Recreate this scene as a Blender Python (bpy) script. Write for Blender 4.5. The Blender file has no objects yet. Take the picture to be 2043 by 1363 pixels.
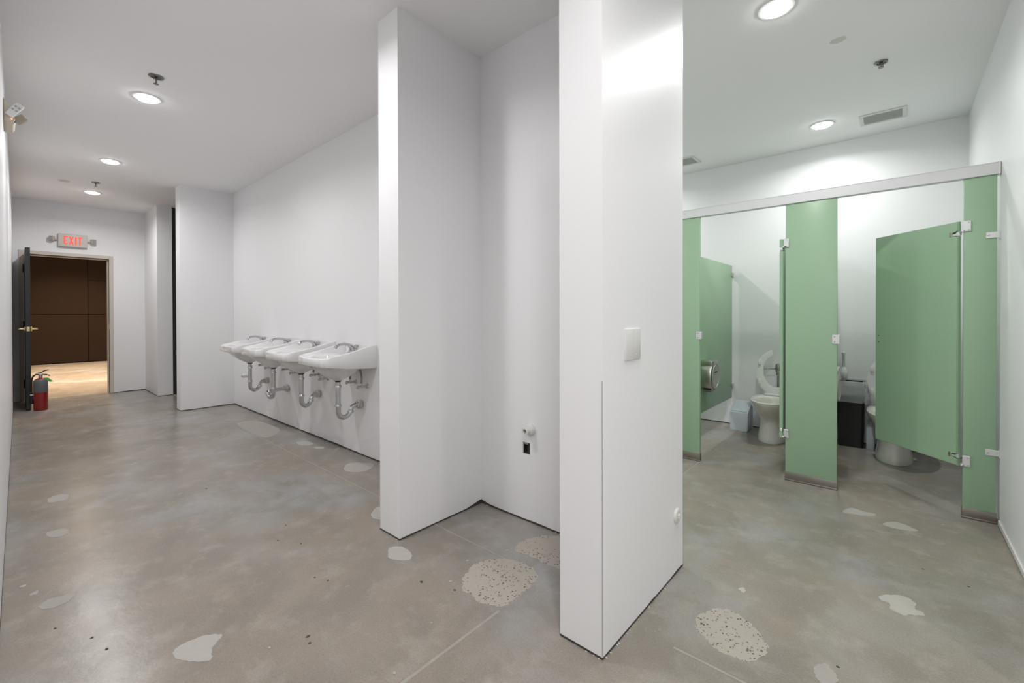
import bpy, bmesh, math, random
from mathutils import Vector, Matrix
random.seed(7)
PI = math.pi
scene = bpy.context.scene
C = bpy.context.collection
CEIL = 2.919

# ------------------------------------------------------------------ camera
cam_data = bpy.data.cameras.new('camera')
cam = bpy.data.objects.new('camera', cam_data)
C.objects.link(cam)
YAW, PITCH, ROLL, FPX = 0.850261, 0.0067312, 0.00238007, 872.932
rv = Vector((math.sin(YAW), math.cos(YAW), 0))
fh = Vector((-math.cos(YAW), math.sin(YAW), 0))
up = Vector((0, 0, 1))
u2 = up * math.cos(PITCH) + fh * math.sin(PITCH)
fw = fh * math.cos(PITCH) - up * math.sin(PITCH)
rr = rv * math.cos(ROLL) - u2 * math.sin(ROLL)
uu = rv * math.sin(ROLL) + u2 * math.cos(ROLL)
M = Matrix(((rr.x, uu.x, -fw.x, 0), (rr.y, uu.y, -fw.y, 0), (rr.z, uu.z, -fw.z, 1.24), (0, 0, 0, 1)))
cam.matrix_world = M
cam_data.sensor_fit = 'HORIZONTAL'
cam_data.sensor_width = 36
cam_data.lens = FPX / 2043 * 36
cam_data.shift_y = -(681.5 - 633.358) / 2043
cam_data.clip_start = 0.01
scene.camera = cam

# ------------------------------------------------------------------ world, exposure, lamp settings
world = bpy.data.worlds.new('world')
scene.world = world
world.use_nodes = True
world.node_tree.nodes['Background'].inputs[0].default_value = (0.6, 0.62, 0.65, 1)
world.node_tree.nodes['Background'].inputs[1].default_value = 0.2
scene.view_settings.view_transform = 'Standard'
scene.view_settings.look = 'None'
scene.view_settings.gamma = 1
scene.view_settings.use_curve_mapping = False
scene.view_settings.exposure = 0.07
LAMP_W = 12.8                      # corridor lamps
LAMP_W2 = 11.6                     # stall room lamps
COL1 = (1.0, 0.985, 0.985)
COL2 = (0.975, 1.0, 0.98)
WARM_W = 420.0
WARM = (1.0, 0.80, 0.60)

# ------------------------------------------------------------------ materials
def mat(name, col, rough=0.5, metal=0.0, spec=0.5, noise=None, bump=None, emit=None, coat=0.0, alpha=None):
    m = bpy.data.materials.new(name)
    m.use_nodes = True
    nt = m.node_tree
    b = nt.nodes['Principled BSDF']
    b.inputs['Base Color'].default_value = (*col, 1)
    b.inputs['Roughness'].default_value = rough
    b.inputs['Metallic'].default_value = metal
    b.inputs['Specular IOR Level'].default_value = spec
    b.inputs['Coat Weight'].default_value = coat
    if alpha is not None:
        b.inputs['Alpha'].default_value = alpha
    if emit:
        b.inputs['Emission Color'].default_value = (*emit[0], 1)
        b.inputs['Emission Strength'].default_value = emit[1]
    tc = nt.nodes.new('ShaderNodeNewGeometry')
    if noise:
        sc, amt = noise
        n = nt.nodes.new('ShaderNodeTexNoise')
        n.inputs['Scale'].default_value = sc
        n.inputs['Detail'].default_value = 4
        nt.links.new(tc.outputs['Position'], n.inputs['Vector'])
        mx = nt.nodes.new('ShaderNodeMix')
        mx.data_type = 'RGBA'
        mx.inputs['A'].default_value = (*[c * (1 - amt) for c in col], 1)
        mx.inputs['B'].default_value = (*[min(1, c * (1 + amt)) for c in col], 1)
        nt.links.new(n.outputs['Fac'], mx.inputs['Factor'])
        nt.links.new(mx.outputs['Result'], b.inputs['Base Color'])
    if bump:
        sc, st = bump
        n = nt.nodes.new('ShaderNodeTexNoise')
        n.inputs['Scale'].default_value = sc
        n.inputs['Detail'].default_value = 3
        nt.links.new(tc.outputs['Position'], n.inputs['Vector'])
        bp = nt.nodes.new('ShaderNodeBump')
        bp.inputs['Strength'].default_value = st
        bp.inputs['Distance'].default_value = 0.002
        nt.links.new(n.outputs['Fac'], bp.inputs['Height'])
        nt.links.new(bp.outputs['Normal'], b.inputs['Normal'])
    return m

def concrete(name, tint=(1, 1, 1), far=False):
    m = bpy.data.materials.new(name)
    m.use_nodes = True
    nt = m.node_tree
    N, L = nt.nodes, nt.links
    b = N['Principled BSDF']
    g = N.new('ShaderNodeNewGeometry')
    def noise(scale, detail, rough=0.55, vec=None, dist=0.0):
        n = N.new('ShaderNodeTexNoise')
        n.inputs['Scale'].default_value = scale
        n.inputs['Detail'].default_value = detail
        n.inputs['Roughness'].default_value = rough
        n.inputs['Distortion'].default_value = dist
        L.new(vec or g.outputs['Position'], n.inputs['Vector'])
        return n
    def ramp(fac, p0, p1):
        r = N.new('ShaderNodeMapRange')
        r.inputs['From Min'].default_value = p0
        r.inputs['From Max'].default_value = p1
        L.new(fac, r.inputs['Value'])
        return r.outputs['Result']
    def mix(fac, a, bb, mode='MIX'):
        x = N.new('ShaderNodeMix')
        x.data_type = 'RGBA'
        x.blend_type = mode
        if isinstance(fac, float): x.inputs['Factor'].default_value = fac
        else: L.new(fac, x.inputs['Factor'])
        for k, v in (('A', a), ('B', bb)):
            if isinstance(v, tuple): x.inputs[k].default_value = (*v, 1)
            else: L.new(v, x.inputs[k])
        return x.outputs['Result']
    T = lambda c: tuple(c[i] * tint[i] for i in range(3))
    n1 = noise(0.85, 5, 0.6, dist=0.4)
    n2 = noise(2.3, 5, 0.6, dist=0.3)
    n3 = noise(6.5, 4, 0.65)
    n4 = noise(150, 3, 0.7)
    base = mix(ramp(n1.outputs['Fac'], 0.36, 0.56), T((0.318, 0.318, 0.310)), T((0.290, 0.252, 0.210)))
    base = mix(ramp(n2.outputs['Fac'], 0.44, 0.62), base, T((0.245, 0.220, 0.186)))
    lf = N.new('ShaderNodeMath'); lf.operation = 'MULTIPLY'; lf.inputs[1].default_value = 0.6
    L.new(ramp(n3.outputs['Fac'], 0.52, 0.72), lf.inputs[0])
    base = mix(lf.outputs[0], base, T((0.385, 0.355, 0.31)))
    fine = N.new('ShaderNodeMapRange')
    fine.inputs['From Min'].default_value = 0.25; fine.inputs['From Max'].default_value = 0.75
    fine.inputs['To Min'].default_value = 0.84; fine.inputs['To Max'].default_value = 1.16
    L.new(n4.outputs['Fac'], fine.inputs['Value'])
    base = mix(1.0, base, fine.outputs['Result'], 'MULTIPLY')
    L.new(base, b.inputs['Base Color'])
    # polish varies
    n5 = noise(2.2, 6, 0.7)
    rg = N.new('ShaderNodeMapRange')
    rg.inputs['To Min'].default_value = 0.14; rg.inputs['To Max'].default_value = 0.34
    L.new(n5.outputs['Fac'], rg.inputs['Value'])
    L.new(rg.outputs['Result'], b.inputs['Roughness'])
    n6 = noise(14, 5, 0.6)
    bp = N.new('ShaderNodeBump')
    bp.inputs['Strength'].default_value = 0.25
    bp.inputs['Distance'].default_value = 0.004
    L.new(n6.outputs['Fac'], bp.inputs['Height'])
    L.new(bp.outputs['Normal'], b.inputs['Normal'])
    b.inputs['Specular IOR Level'].default_value = 0.45
    return m

def chipped(name, base, chips=True, amt=0.2):
    """smooth repair mortar, with dark stone chips towards one side when chips is set"""
    m = mat(name, base, 0.6, noise=(40, 0.07))
    if not chips: return m
    nt = m.node_tree; N, L = nt.nodes, nt.links
    b = N['Principled BSDF']
    src = b.inputs['Base Color'].links[0].from_socket
    g = N.new('ShaderNodeNewGeometry')
    v = N.new('ShaderNodeTexVoronoi'); v.inputs['Scale'].default_value = 98
    v.inputs['Randomness'].default_value = 1
    L.new(g.outputs['Position'], v.inputs['Vector'])
    sz = N.new('ShaderNodeSeparateColor'); L.new(v.outputs['Color'], sz.inputs[0])
    # size of each chip from its cell's own random value
    th = N.new('ShaderNodeMapRange'); th.inputs['From Min'].default_value = 0.30
    th.inputs['To Min'].default_value = 0.0; th.inputs['To Max'].default_value = 0.50
    L.new(sz.outputs[0], th.inputs['Value'])
    n = N.new('ShaderNodeTexNoise'); n.inputs['Scale'].default_value = 5; L.new(g.outputs['Position'], n.inputs['Vector'])
    nn = N.new('ShaderNodeMapRange'); nn.inputs['From Min'].default_value = 0.36; nn.inputs['From Max'].default_value = 0.47
    L.new(n.outputs['Fac'], nn.inputs['Value'])
    ml = N.new('ShaderNodeMath'); ml.operation = 'MULTIPLY'; L.new(th.outputs['Result'], ml.inputs[0]); L.new(nn.outputs['Result'], ml.inputs[1])
    lt = N.new('ShaderNodeMath'); lt.operation = 'LESS_THAN'; L.new(v.outputs['Distance'], lt.inputs[0]); L.new(ml.outputs[0], lt.inputs[1])
    chip = N.new('ShaderNodeMix'); chip.data_type = 'RGBA'
    chip.inputs['A'].default_value = (0.05, 0.042, 0.035, 1); chip.inputs['B'].default_value = (0.22, 0.18, 0.14, 1)
    L.new(sz.outputs[1], chip.inputs['Factor'])
    x = N.new('ShaderNodeMix'); x.data_type = 'RGBA'
    L.new(lt.outputs[0], x.inputs['Factor']); L.new(src, x.inputs['A']); L.new(chip.outputs['Result'], x.inputs['B'])
    L.new(x.outputs['Result'], b.inputs['Base Color'])
    return m

M_WALL = mat('white_paint', (0.875, 0.875, 0.885), 0.42, noise=(1.3, 0.015), bump=(260, 0.12))
M_CEIL = mat('ceiling_paint', (0.93, 0.925, 0.93), 0.85, noise=(1.0, 0.012))
M_FLOOR = concrete('polished_concrete')
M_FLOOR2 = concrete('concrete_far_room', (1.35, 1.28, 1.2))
M_PATCH_T = chipped('mortar_with_stone_chips', (0.415, 0.38, 0.33))
M_PATCH = chipped('grey_mortar', (0.43, 0.41, 0.375), False)
M_PATCH_F = chipped('faint_mortar', (0.375, 0.35, 0.32), False)
M_JOINT = mat('joint_filler', (0.345, 0.318, 0.282), 0.7, noise=(18, 0.16))
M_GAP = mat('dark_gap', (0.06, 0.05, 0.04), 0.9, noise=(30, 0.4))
M_CHARCOAL = mat('charcoal_dark', (0.035, 0.033, 0.028), 0.6)  # passage shade as a colour; also for the box inside and screw holes
M_DOOR = mat('black_door_paint', (0.018, 0.019, 0.021), 0.4)
M_FRAME = mat('cream_frame_paint', (0.63, 0.57, 0.50), 0.45)
M_BRASS = mat('brass', (0.80, 0.66, 0.36), 0.28, 1.0)
M_BROWN = mat('brown_acoustic_panel', (0.034, 0.022, 0.015), 0.9, spec=0.08, noise=(60, 0.25))
M_BROWN_DK = mat('brown_wall_dark', (0.005, 0.0035, 0.0025), 0.9, spec=0.05)
M_GREEN = mat('green_laminate', (0.335, 0.50, 0.335), 0.34, noise=(3, 0.02), bump=(400, 0.05))
M_STEEL = mat('brushed_steel', (0.60, 0.58, 0.55), 0.32, 1.0)
M_SHOE = mat('shoe_steel', (0.36, 0.33, 0.30), 0.4, 1.0)
M_ALU = mat('satin_aluminium', (0.80, 0.80, 0.80), 0.38, 0.75)
M_RAIL = mat('anodised_rail', (0.70, 0.70, 0.71), 0.4, 0.35)
M_CHROME = mat('chrome', (0.52, 0.52, 0.53), 0.12, 1.0)
M_DULLCHROME = mat('dull_chrome', (0.58, 0.58, 0.58), 0.22, 1.0)
M_PORC = mat('white_porcelain', (0.82, 0.82, 0.82), 0.09, coat=0.4)
M_PORC2 = mat('bone_porcelain', (0.74, 0.73, 0.68), 0.10, coat=0.4)
M_SEAT = mat('white_seat_plastic', (0.80, 0.80, 0.78), 0.22)
M_RUBBER = mat('black_rubber', (0.015, 0.015, 0.015), 0.6)
M_BLACK = mat('black_plastic', (0.012, 0.012, 0.013), 0.45)
M_BIN = mat('pale_grey_plastic', (0.56, 0.60, 0.65), 0.4)
M_WPLASTIC = mat('white_plastic', (0.74, 0.74, 0.72), 0.4)
M_BEIGE = mat('beige_plastic', (0.56, 0.52, 0.43), 0.5)
M_BEIGE_DK = mat('olive_beige_plastic', (0.36, 0.33, 0.25), 0.5)
M_SIGN = mat('sign_face', (0.66, 0.62, 0.58), 0.45)
M_GREYHEAD = mat('grey_lamp_lens', (0.35, 0.36, 0.36), 0.35)
M_RED_E = mat('exit_red', (0.6, 0.05, 0.03), 0.5, emit=((1.0, 0.08, 0.045), 0.85))
M_LED_E = mat('red_indicator', (1, 0.1, 0.05), 0.5, emit=((1.0, 0.2, 0.1), 5))
M_EXT = mat('extinguisher_red', (0.24, 0.006, 0.007), 0.3, coat=0.3)
M_EXTLAB = mat('extinguisher_label', (0.13, 0.145, 0.16), 0.5)
M_TAG = mat('green_tag', (0.12, 0.50, 0.12), 0.6)
M_LABEL = mat('pale_label', (0.6, 0.55, 0.4), 0.6)
M_DIFF = mat('lamp_diffuser', (1, 1, 1), 0.5, emit=((1, 1, 1), 30))
M_WARM = mat('warm_diffuser', (1, 0.9, 0.75), 0.5, emit=((1.0, 0.82, 0.62), 22))
M_VENT = mat('vent_slat_paint', (0.58, 0.585, 0.57), 0.5)
M_VENTDK = mat('vent_inside', (0.5, 0.51, 0.5), 0.8)
M_PAPER = mat('paper', (0.82, 0.82, 0.80), 0.8)
M_STAIN = mat('ceiling_stain', (0.70, 0.68, 0.64), 0.8, noise=(30, 0.05))
M_PVC = mat('white_pvc', (0.74, 0.74, 0.70), 0.35)
M_SPRINK = mat('sprinkler_metal', (0.22, 0.22, 0.21), 0.35, 0.9)
M_BRAID = mat('braided_hose', (0.30, 0.29, 0.27), 0.45, 0.6)
M_LINER = mat('clear_bin_liner', (0.76, 0.77, 0.80), 0.22, alpha=0.55, bump=(28, 1.0))
M_WALL_CORNER = mat('grey_corner_bead', (0.42, 0.42, 0.41), 0.6)

# ------------------------------------------------------------------ mesh helpers
class MB:
    def __init__(self):
        self.bm = bmesh.new()
    def box(self, x0, y0, z0, x1, y1, z1, bev=0.0, seg=2, M=None):
        bm = self.bm
        vs = [bm.verts.new((x, y, z)) for z in (z0, z1) for y in (y0, y1) for x in (x0, x1)]
        f = [(0, 2, 3, 1), (4, 5, 7, 6), (0, 1, 5, 4), (2, 6, 7, 3), (0, 4, 6, 2), (1, 3, 7, 5)]
        fs = [bm.faces.new([vs[i] for i in q]) for q in f]
        if M is not None: bmesh.ops.transform(bm, matrix=M, verts=vs)
        if bev > 0:
            es = list({e for q in fs for e in q.edges})
            bmesh.ops.bevel(bm, geom=es, offset=bev, segments=seg, affect='EDGES', profile=0.5, clamp_overlap=True)
        return self
    def rings(self, rings, cap0=True, cap1=True, closed=True):
        bm = self.bm
        R = [[bm.verts.new(p) for p in r] for r in rings]
        n = len(R[0])
        for a, b in zip(R, R[1:]):
            for i in range(n if closed else n - 1):
                j = (i + 1) % n
                try: bm.faces.new((a[i], a[j], b[j], b[i]))
                except ValueError: pass
        if cap0: bm.faces.new(list(reversed(R[0])))
        if cap1: bm.faces.new(R[-1])
        return self
    def tube(self, pts, r, seg=12, caps=True):
        pts = [Vector(p) for p in pts]
        rs = r if isinstance(r, (list, tuple)) else [r] * len(pts)
        t0 = (pts[1] - pts[0]).normalized()
        n = t0.orthogonal().normalized()
        out = []
        for i, p in enumerate(pts):
            if i == 0: t = t0
            elif i == len(pts) - 1: t = (pts[-1] - pts[-2]).normalized()
            else: t = ((pts[i + 1] - p).normalized() + (p - pts[i - 1]).normalized()).normalized()
            n = (n - t * n.dot(t)).normalized()
            b = t.cross(n)
            out.append([p + (n * math.cos(a) + b * math.sin(a)) * rs[i] for a in [2 * PI * k / seg for k in range(seg)]])
        self.rings(out, caps, caps)
        return self
    def lathe(self, prof, seg=32, M=None, cap0=True, cap1=True):
        """prof: (r, h) pairs about local Z"""
        M = M or Matrix.Identity(4)
        rr_ = [[M @ Vector((r * math.cos(2 * PI * k / seg), r * math.sin(2 * PI * k / seg), h)) for k in range(seg)] for r, h in prof]
        self.rings(rr_, cap0, cap1)
        return self
    def prism(self, poly, d0, d1, M=None, bev=0.0):
        """poly in local XY extruded along local Z from d0 to d1"""
        bm = self.bm
        M = M or Matrix.Identity(4)
        a = [bm.verts.new(M @ Vector((x, y, d0))) for x, y in poly]
        b = [bm.verts.new(M @ Vector((x, y, d1))) for x, y in poly]
        n = len(a)
        fs = [bm.faces.new(list(reversed(a))), bm.faces.new(b)]
        for i in range(n):
            j = (i + 1) % n
            fs.append(bm.faces.new((a[i], a[j], b[j], b[i])))
        if bev > 0:
            es = list({e for e in fs[0].edges} | {e for e in fs[1].edges})
            bmesh.ops.bevel(bm, geom=es, offset=bev, segments=2, affect='EDGES', clamp_overlap=True)
        return self

def link(name, mb, m, parent=None, smooth=35, label=None):
    bmesh.ops.recalc_face_normals(mb.bm, faces=mb.bm.faces[:])
    me = bpy.data.meshes.new(name)
    mb.bm.to_mesh(me); mb.bm.free()
    me.materials.append(m)
    if smooth:
        me.shade_smooth()
        me.set_sharp_from_angle(angle=math.radians(smooth))
    o = bpy.data.objects.new(name, me)
    C.objects.link(o)
    if parent is not None: o.parent = parent
    if label: o['label'] = label
    return o

def thing(name, label, cat, loc=(0, 0, 0), rotz=0.0, group=None):
    o = bpy.data.objects.new(name, None)
    C.objects.link(o)
    o.empty_display_size = 0.1
    o.location = loc
    o.rotation_euler = (0, 0, rotz)
    o['label'] = label; o['category'] = cat
    if group: o['group'] = group
    return o

def tag(o, label, cat, group=None):
    o['label'] = label; o['category'] = cat
    if group: o['group'] = group
    return o

def struct(name, mb, m, parent=None, label=None, smooth=0):
    o = link(name, mb, m, parent, smooth)
    o['kind'] = 'structure'
    if label: o['label'] = label
    return o

def copy_tree(o, parent=None):
    c = o.copy(); C.objects.link(c); c.parent = parent
    for ch in list(o.children): copy_tree(ch, c)
    return c

def T(x, y, z): return Matrix.Translation((x, y, z))
def RX(a): return Matrix.Rotation(a, 4, 'X')
def RY(a): return Matrix.Rotation(a, 4, 'Y')
def RZ(a): return Matrix.Rotation(a, 4, 'Z')
AX_X = RY(PI / 2)          # local Z -> +X
AX_NY = RX(PI / 2)         # local Z -> -Y
AX_D = RX(PI)              # local Z -> -Z

# ------------------------------------------------------------------ the shell
floor = struct('floor', MB().box(-9.50, -1.4, -0.2, 2.7, 5.5, 0), M_FLOOR, label='polished grey and brown concrete floor with mortar patches')
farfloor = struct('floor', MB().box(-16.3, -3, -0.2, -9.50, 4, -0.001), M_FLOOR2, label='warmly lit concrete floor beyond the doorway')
ceiling = struct('ceiling', MB().box(-9.56, -1.4, CEIL, 2.7, 5.5, CEIL + 0.15), M_CEIL, label='flat white painted ceiling')

wl = struct('wall_left', MB().prism([(-9.55, -0.008), (-2.0, -0.048), (-2.0, -0.2), (-9.55, -0.2)], 0.008, CEIL), M_WALL, label='long white wall on the left edge of the corridor')
wbh = struct('wall_behind', MB().box(-2.15, -1.4, 0, -2.0, -0.2, CEIL).box(-2.15, -1.5, 0, 2.7, -1.35, CEIL), M_WALL)
wrr = struct('wall_rear', MB().box(2.6, -1.4, 0, 2.75, 2.1, CEIL), M_WALL)
wen = struct('wall_end', MB().box(-9.55, -0.2, 0.006, -9.412, 0.10, CEIL).box(-9.55, 1.004, 0.006, -9.412, 1.45, CEIL).box(-9.55, 0.10, 2.134, -9.412, 1.004, CEIL), M_WALL, label='white end wall with the open doorway')
wco = struct('wall_column', MB().box(-9.412, 1.445, 0.006, -8.468, 1.633, CEIL), M_WALL, label='white boxed out column right of the doorway')
wpa = struct('wall_passage', MB().box(-9.5, 1.633, 0, -8.50, 3.2, CEIL).box(-9.5, 3.2, 0, -7.13, 3.3, CEIL).box(-7.23, 2.166, 0, -7.13, 3.2, CEIL), M_CHARCOAL, label='side of the narrow unlit passage, its shade put in as charcoal colour')  # charcoal colour stands in for the darkness of the unlit passage
wre = struct('wall_return', MB().box(-7.13, 1.414, 0.008, -6.93, 2.166, CEIL), M_WALL, label='white return wall at the far end of the sinks')
# sink wall with the square hole for the wiring box
hx0, hx1, hz0, hz1 = -1.692, -1.636, 0.402, 0.473
wsi = struct('wall_sink', MB().box(-6.93, 2.024, 0.008, hx0, 2.166, CEIL).box(hx1, 2.024, 0.008, -0.972, 2.166, CEIL)
             .box(hx0, 2.024, 0.008, hx1, 2.166, hz0).box(hx0, 2.024, hz1, hx1, 2.166, CEIL), M_WALL, label='white wall carrying the four sinks and the alcove')
wwi = struct('wall_wing', MB().box(-2.238, 1.39, 0.008, -2.046, 2.024, CEIL), M_WALL, label='white wing wall between the sinks and the alcove')
wpi = struct('wall_pillar', MB().box(-0.972, 1.384, 0.008, -0.787, 2.166, CEIL), M_WALL, label='nearest white pillar wall in the middle of the photo')
wri = struct('wall_right', MB().box(0.4576, 2.024, 0.008, 0.60, 5.5, CEIL).box(0.60, 2.024, 0.008, 2.7, 2.166, CEIL), M_WALL, label='white wall on the right edge')
wba = struct('wall_back', MB().box(-3.45, 5.338, 0.006, 0.4576, 5.48, CEIL), M_WALL, label='white wall behind the toilets')
wsd = struct('wall_side', MB().box(-3.45, 2.166, 0, -3.30, 5.338, CEIL), M_WALL)

# corner beads: the hairline where the paint has split
struct('trim_1', MB().box(-0.7885, 1.3825, 0.012, -0.7865, 1.3852, 1.0), M_WALL_CORNER, wpi)

# ragged dark gap between the plasterboard and the floor
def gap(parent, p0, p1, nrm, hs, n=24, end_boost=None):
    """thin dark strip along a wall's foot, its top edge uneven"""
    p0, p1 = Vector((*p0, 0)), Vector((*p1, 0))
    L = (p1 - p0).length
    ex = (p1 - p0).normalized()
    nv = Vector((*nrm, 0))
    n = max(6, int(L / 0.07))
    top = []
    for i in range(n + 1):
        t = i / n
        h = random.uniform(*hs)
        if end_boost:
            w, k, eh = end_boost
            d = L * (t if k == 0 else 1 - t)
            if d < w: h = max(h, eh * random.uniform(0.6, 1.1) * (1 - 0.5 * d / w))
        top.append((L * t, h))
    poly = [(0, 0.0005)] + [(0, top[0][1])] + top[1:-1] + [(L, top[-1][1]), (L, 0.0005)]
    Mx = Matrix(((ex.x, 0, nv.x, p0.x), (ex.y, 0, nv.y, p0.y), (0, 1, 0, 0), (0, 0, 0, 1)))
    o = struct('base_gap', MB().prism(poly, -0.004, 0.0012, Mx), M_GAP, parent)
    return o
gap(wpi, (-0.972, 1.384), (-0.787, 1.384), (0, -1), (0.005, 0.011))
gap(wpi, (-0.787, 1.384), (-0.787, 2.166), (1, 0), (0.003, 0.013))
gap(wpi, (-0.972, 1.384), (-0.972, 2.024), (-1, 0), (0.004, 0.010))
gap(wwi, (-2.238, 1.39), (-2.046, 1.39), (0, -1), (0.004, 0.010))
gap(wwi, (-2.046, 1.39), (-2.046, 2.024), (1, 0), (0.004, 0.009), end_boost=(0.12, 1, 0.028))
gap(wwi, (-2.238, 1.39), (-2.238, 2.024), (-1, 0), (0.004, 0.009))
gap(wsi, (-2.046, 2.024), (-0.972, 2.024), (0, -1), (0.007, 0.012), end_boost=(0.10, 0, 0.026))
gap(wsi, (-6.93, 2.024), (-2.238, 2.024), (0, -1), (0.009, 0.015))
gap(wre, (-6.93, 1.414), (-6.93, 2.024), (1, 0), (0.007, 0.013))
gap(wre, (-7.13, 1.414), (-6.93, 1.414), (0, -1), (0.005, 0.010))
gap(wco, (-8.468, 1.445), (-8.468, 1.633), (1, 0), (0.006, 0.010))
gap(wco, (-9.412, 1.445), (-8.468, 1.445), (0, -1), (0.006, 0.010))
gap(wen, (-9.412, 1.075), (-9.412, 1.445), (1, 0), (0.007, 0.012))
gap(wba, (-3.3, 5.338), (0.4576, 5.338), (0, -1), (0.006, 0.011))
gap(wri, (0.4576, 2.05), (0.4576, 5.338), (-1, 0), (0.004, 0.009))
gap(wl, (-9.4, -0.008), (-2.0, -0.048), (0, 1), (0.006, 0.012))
struct('baseboard_right', MB().box(0.449, 2.1, 0.006, 0.4578, 3.78, 0.034, 0.002), M_PVC, wri)

# floor: filled saw cuts and mortar patches (pieces of the floor)
def strip(x0, y0, x1, y1):
    o = struct('joint', MB().box(x0, y0, -0.002, x1, y1, 0.0006), M_JOINT, floor)
strip(-9.2, 1.629, -2.238, 1.640)
strip(-2.046, 1.630, -1.455, 1.639)
strip(-0.62, 1.606, 0.4, 1.616)
strip(-1.251, -1.0, -1.238, 1.335)
strip(-1.240, 2.17, -1.233, 5.3)
PATCH = {
'terrazzo1': [(-1.516,1.373),(-1.547,1.431),(-1.571,1.520),(-1.532,1.596),(-1.468,1.647),(-1.379,1.668),(-1.286,1.641),(-1.251,1.572),(-1.245,1.484),(-1.242,1.414),(-1.256,1.357),(-1.311,1.325),(-1.363,1.308),(-1.396,1.330),(-1.439,1.322),(-1.480,1.340)],
'terrazzo2': [(-1.518,1.746),(-1.530,1.823),(-1.510,1.898),(-1.463,1.970),(-1.415,2.000),(-1.343,1.986),(-1.237,1.929),(-1.17,1.83),(-1.2,1.76),(-1.292,1.733),(-1.352,1.738),(-1.434,1.736),(-1.490,1.724)],
'smooth3': [(-1.971,1.269),(-2.019,1.310),(-1.994,1.353),(-1.934,1.363),(-1.863,1.342),(-1.854,1.296),(-1.932,1.253)],
'smooth4': [(-2.441,1.453),(-2.503,1.519),(-2.493,1.559),(-2.410,1.573),(-2.335,1.562),(-2.315,1.492),(-2.374,1.440)],
'terrazzo5': [(-0.596,1.774),(-0.608,1.840),(-0.582,1.916),(-0.548,1.957),(-0.497,1.963),(-0.443,1.945),(-0.392,1.903),(-0.375,1.872),(-0.355,1.844),(-0.358,1.789),(-0.392,1.722),(-0.427,1.708),(-0.475,1.697),(-0.523,1.721),(-0.568,1.749)],
'smooth6': [(-0.046,2.469),(-0.052,2.501),(-0.013,2.542),(0.031,2.566),(0.068,2.532),(0.062,2.491),(0.087,2.479),(0.086,2.451),(0.050,2.427),(0.024,2.404),(-0.013,2.420),(-0.018,2.464)],
'faint7': [(-0.210,1.819),(-0.210,1.858),(-0.184,1.890),(-0.163,1.870),(-0.147,1.846),(-0.149,1.812),(-0.187,1.779)],
'smooth7b': [(-0.532,2.153),(-0.516,2.175),(-0.502,2.148),(-0.512,2.131)],
'smooth8': [(-1.969,0.375),(-2.002,0.385),(-2.018,0.409),(-2.010,0.470),(-1.967,0.525),(-1.940,0.511),(-1.910,0.478),(-1.854,0.464),(-1.856,0.446),(-1.910,0.399)],
'faint9': [(-2.735,0.060),(-2.779,0.090),(-2.769,0.126),(-2.771,0.170),(-2.735,0.174),(-2.691,0.141),(-2.687,0.093)],
'faint10': [(-2.893,0.040),(-2.908,0.064),(-2.873,0.063),(-2.875,0.042)],
'faint11': [(-3.638,0.113),(-3.644,0.169),(-3.595,0.203),(-3.526,0.187),(-3.537,0.133)],
'faint12': [(-4.310,0.145),(-4.353,0.203),(-4.296,0.244),(-4.195,0.224),(-4.208,0.150)],
'smooth13': [(-3.354,1.756),(-3.424,1.831),(-3.353,1.926),(-3.238,1.957),(-3.165,1.856),(-3.186,1.775),(-3.272,1.731)],
'smooth14': [(-4.380,1.811),(-4.353,1.882),(-4.218,1.905),(-4.195,1.833),(-4.278,1.789)],
'smooth15': [(-4.101,1.852),(-4.053,1.911),(-3.981,1.887),(-4.021,1.835)],
'faint16': [(-5.631,1.667),(-5.630,1.867),(-5.014,1.894),(-4.788,1.705),(-4.914,1.648)],
'faint17': [(-0.249,3.410),(-0.213,3.513),(-0.155,3.507),(-0.090,3.508),(-0.112,3.453),(-0.183,3.416)],
'faint18': [(-0.056,3.374),(0.003,3.453),(0.090,3.408),(0.068,3.363),(-0.011,3.346)],
}
for k, poly in PATCH.items():
    pts = []
    n = len(poly)
    big = k.startswith('terrazzo')
    for i in range(n):                      # Catmull-Rom rounding with a ragged edge
        p0, p1, p2, p3 = [Vector(poly[(i + d) % n]) for d in (-1, 0, 1, 2)]
        st = 5
        for s in range(st):
            t = s / st
            q = 0.5 * ((2 * p1) + (p2 - p0) * t + (2 * p0 - 5 * p1 + 4 * p2 - p3) * t * t + (3 * p1 - p0 - 3 * p2 + p3) * t ** 3)
            j = 0.006 if big else 0.003
            pts.append((q.x + random.uniform(-j, j), q.y + random.uniform(-j, j)))
    mm = M_PATCH_T if big else (M_PATCH_F if k.startswith('faint') else M_PATCH)
    struct('patch', MB().prism(pts, -0.003, 0.0008), mm, floor)
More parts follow.
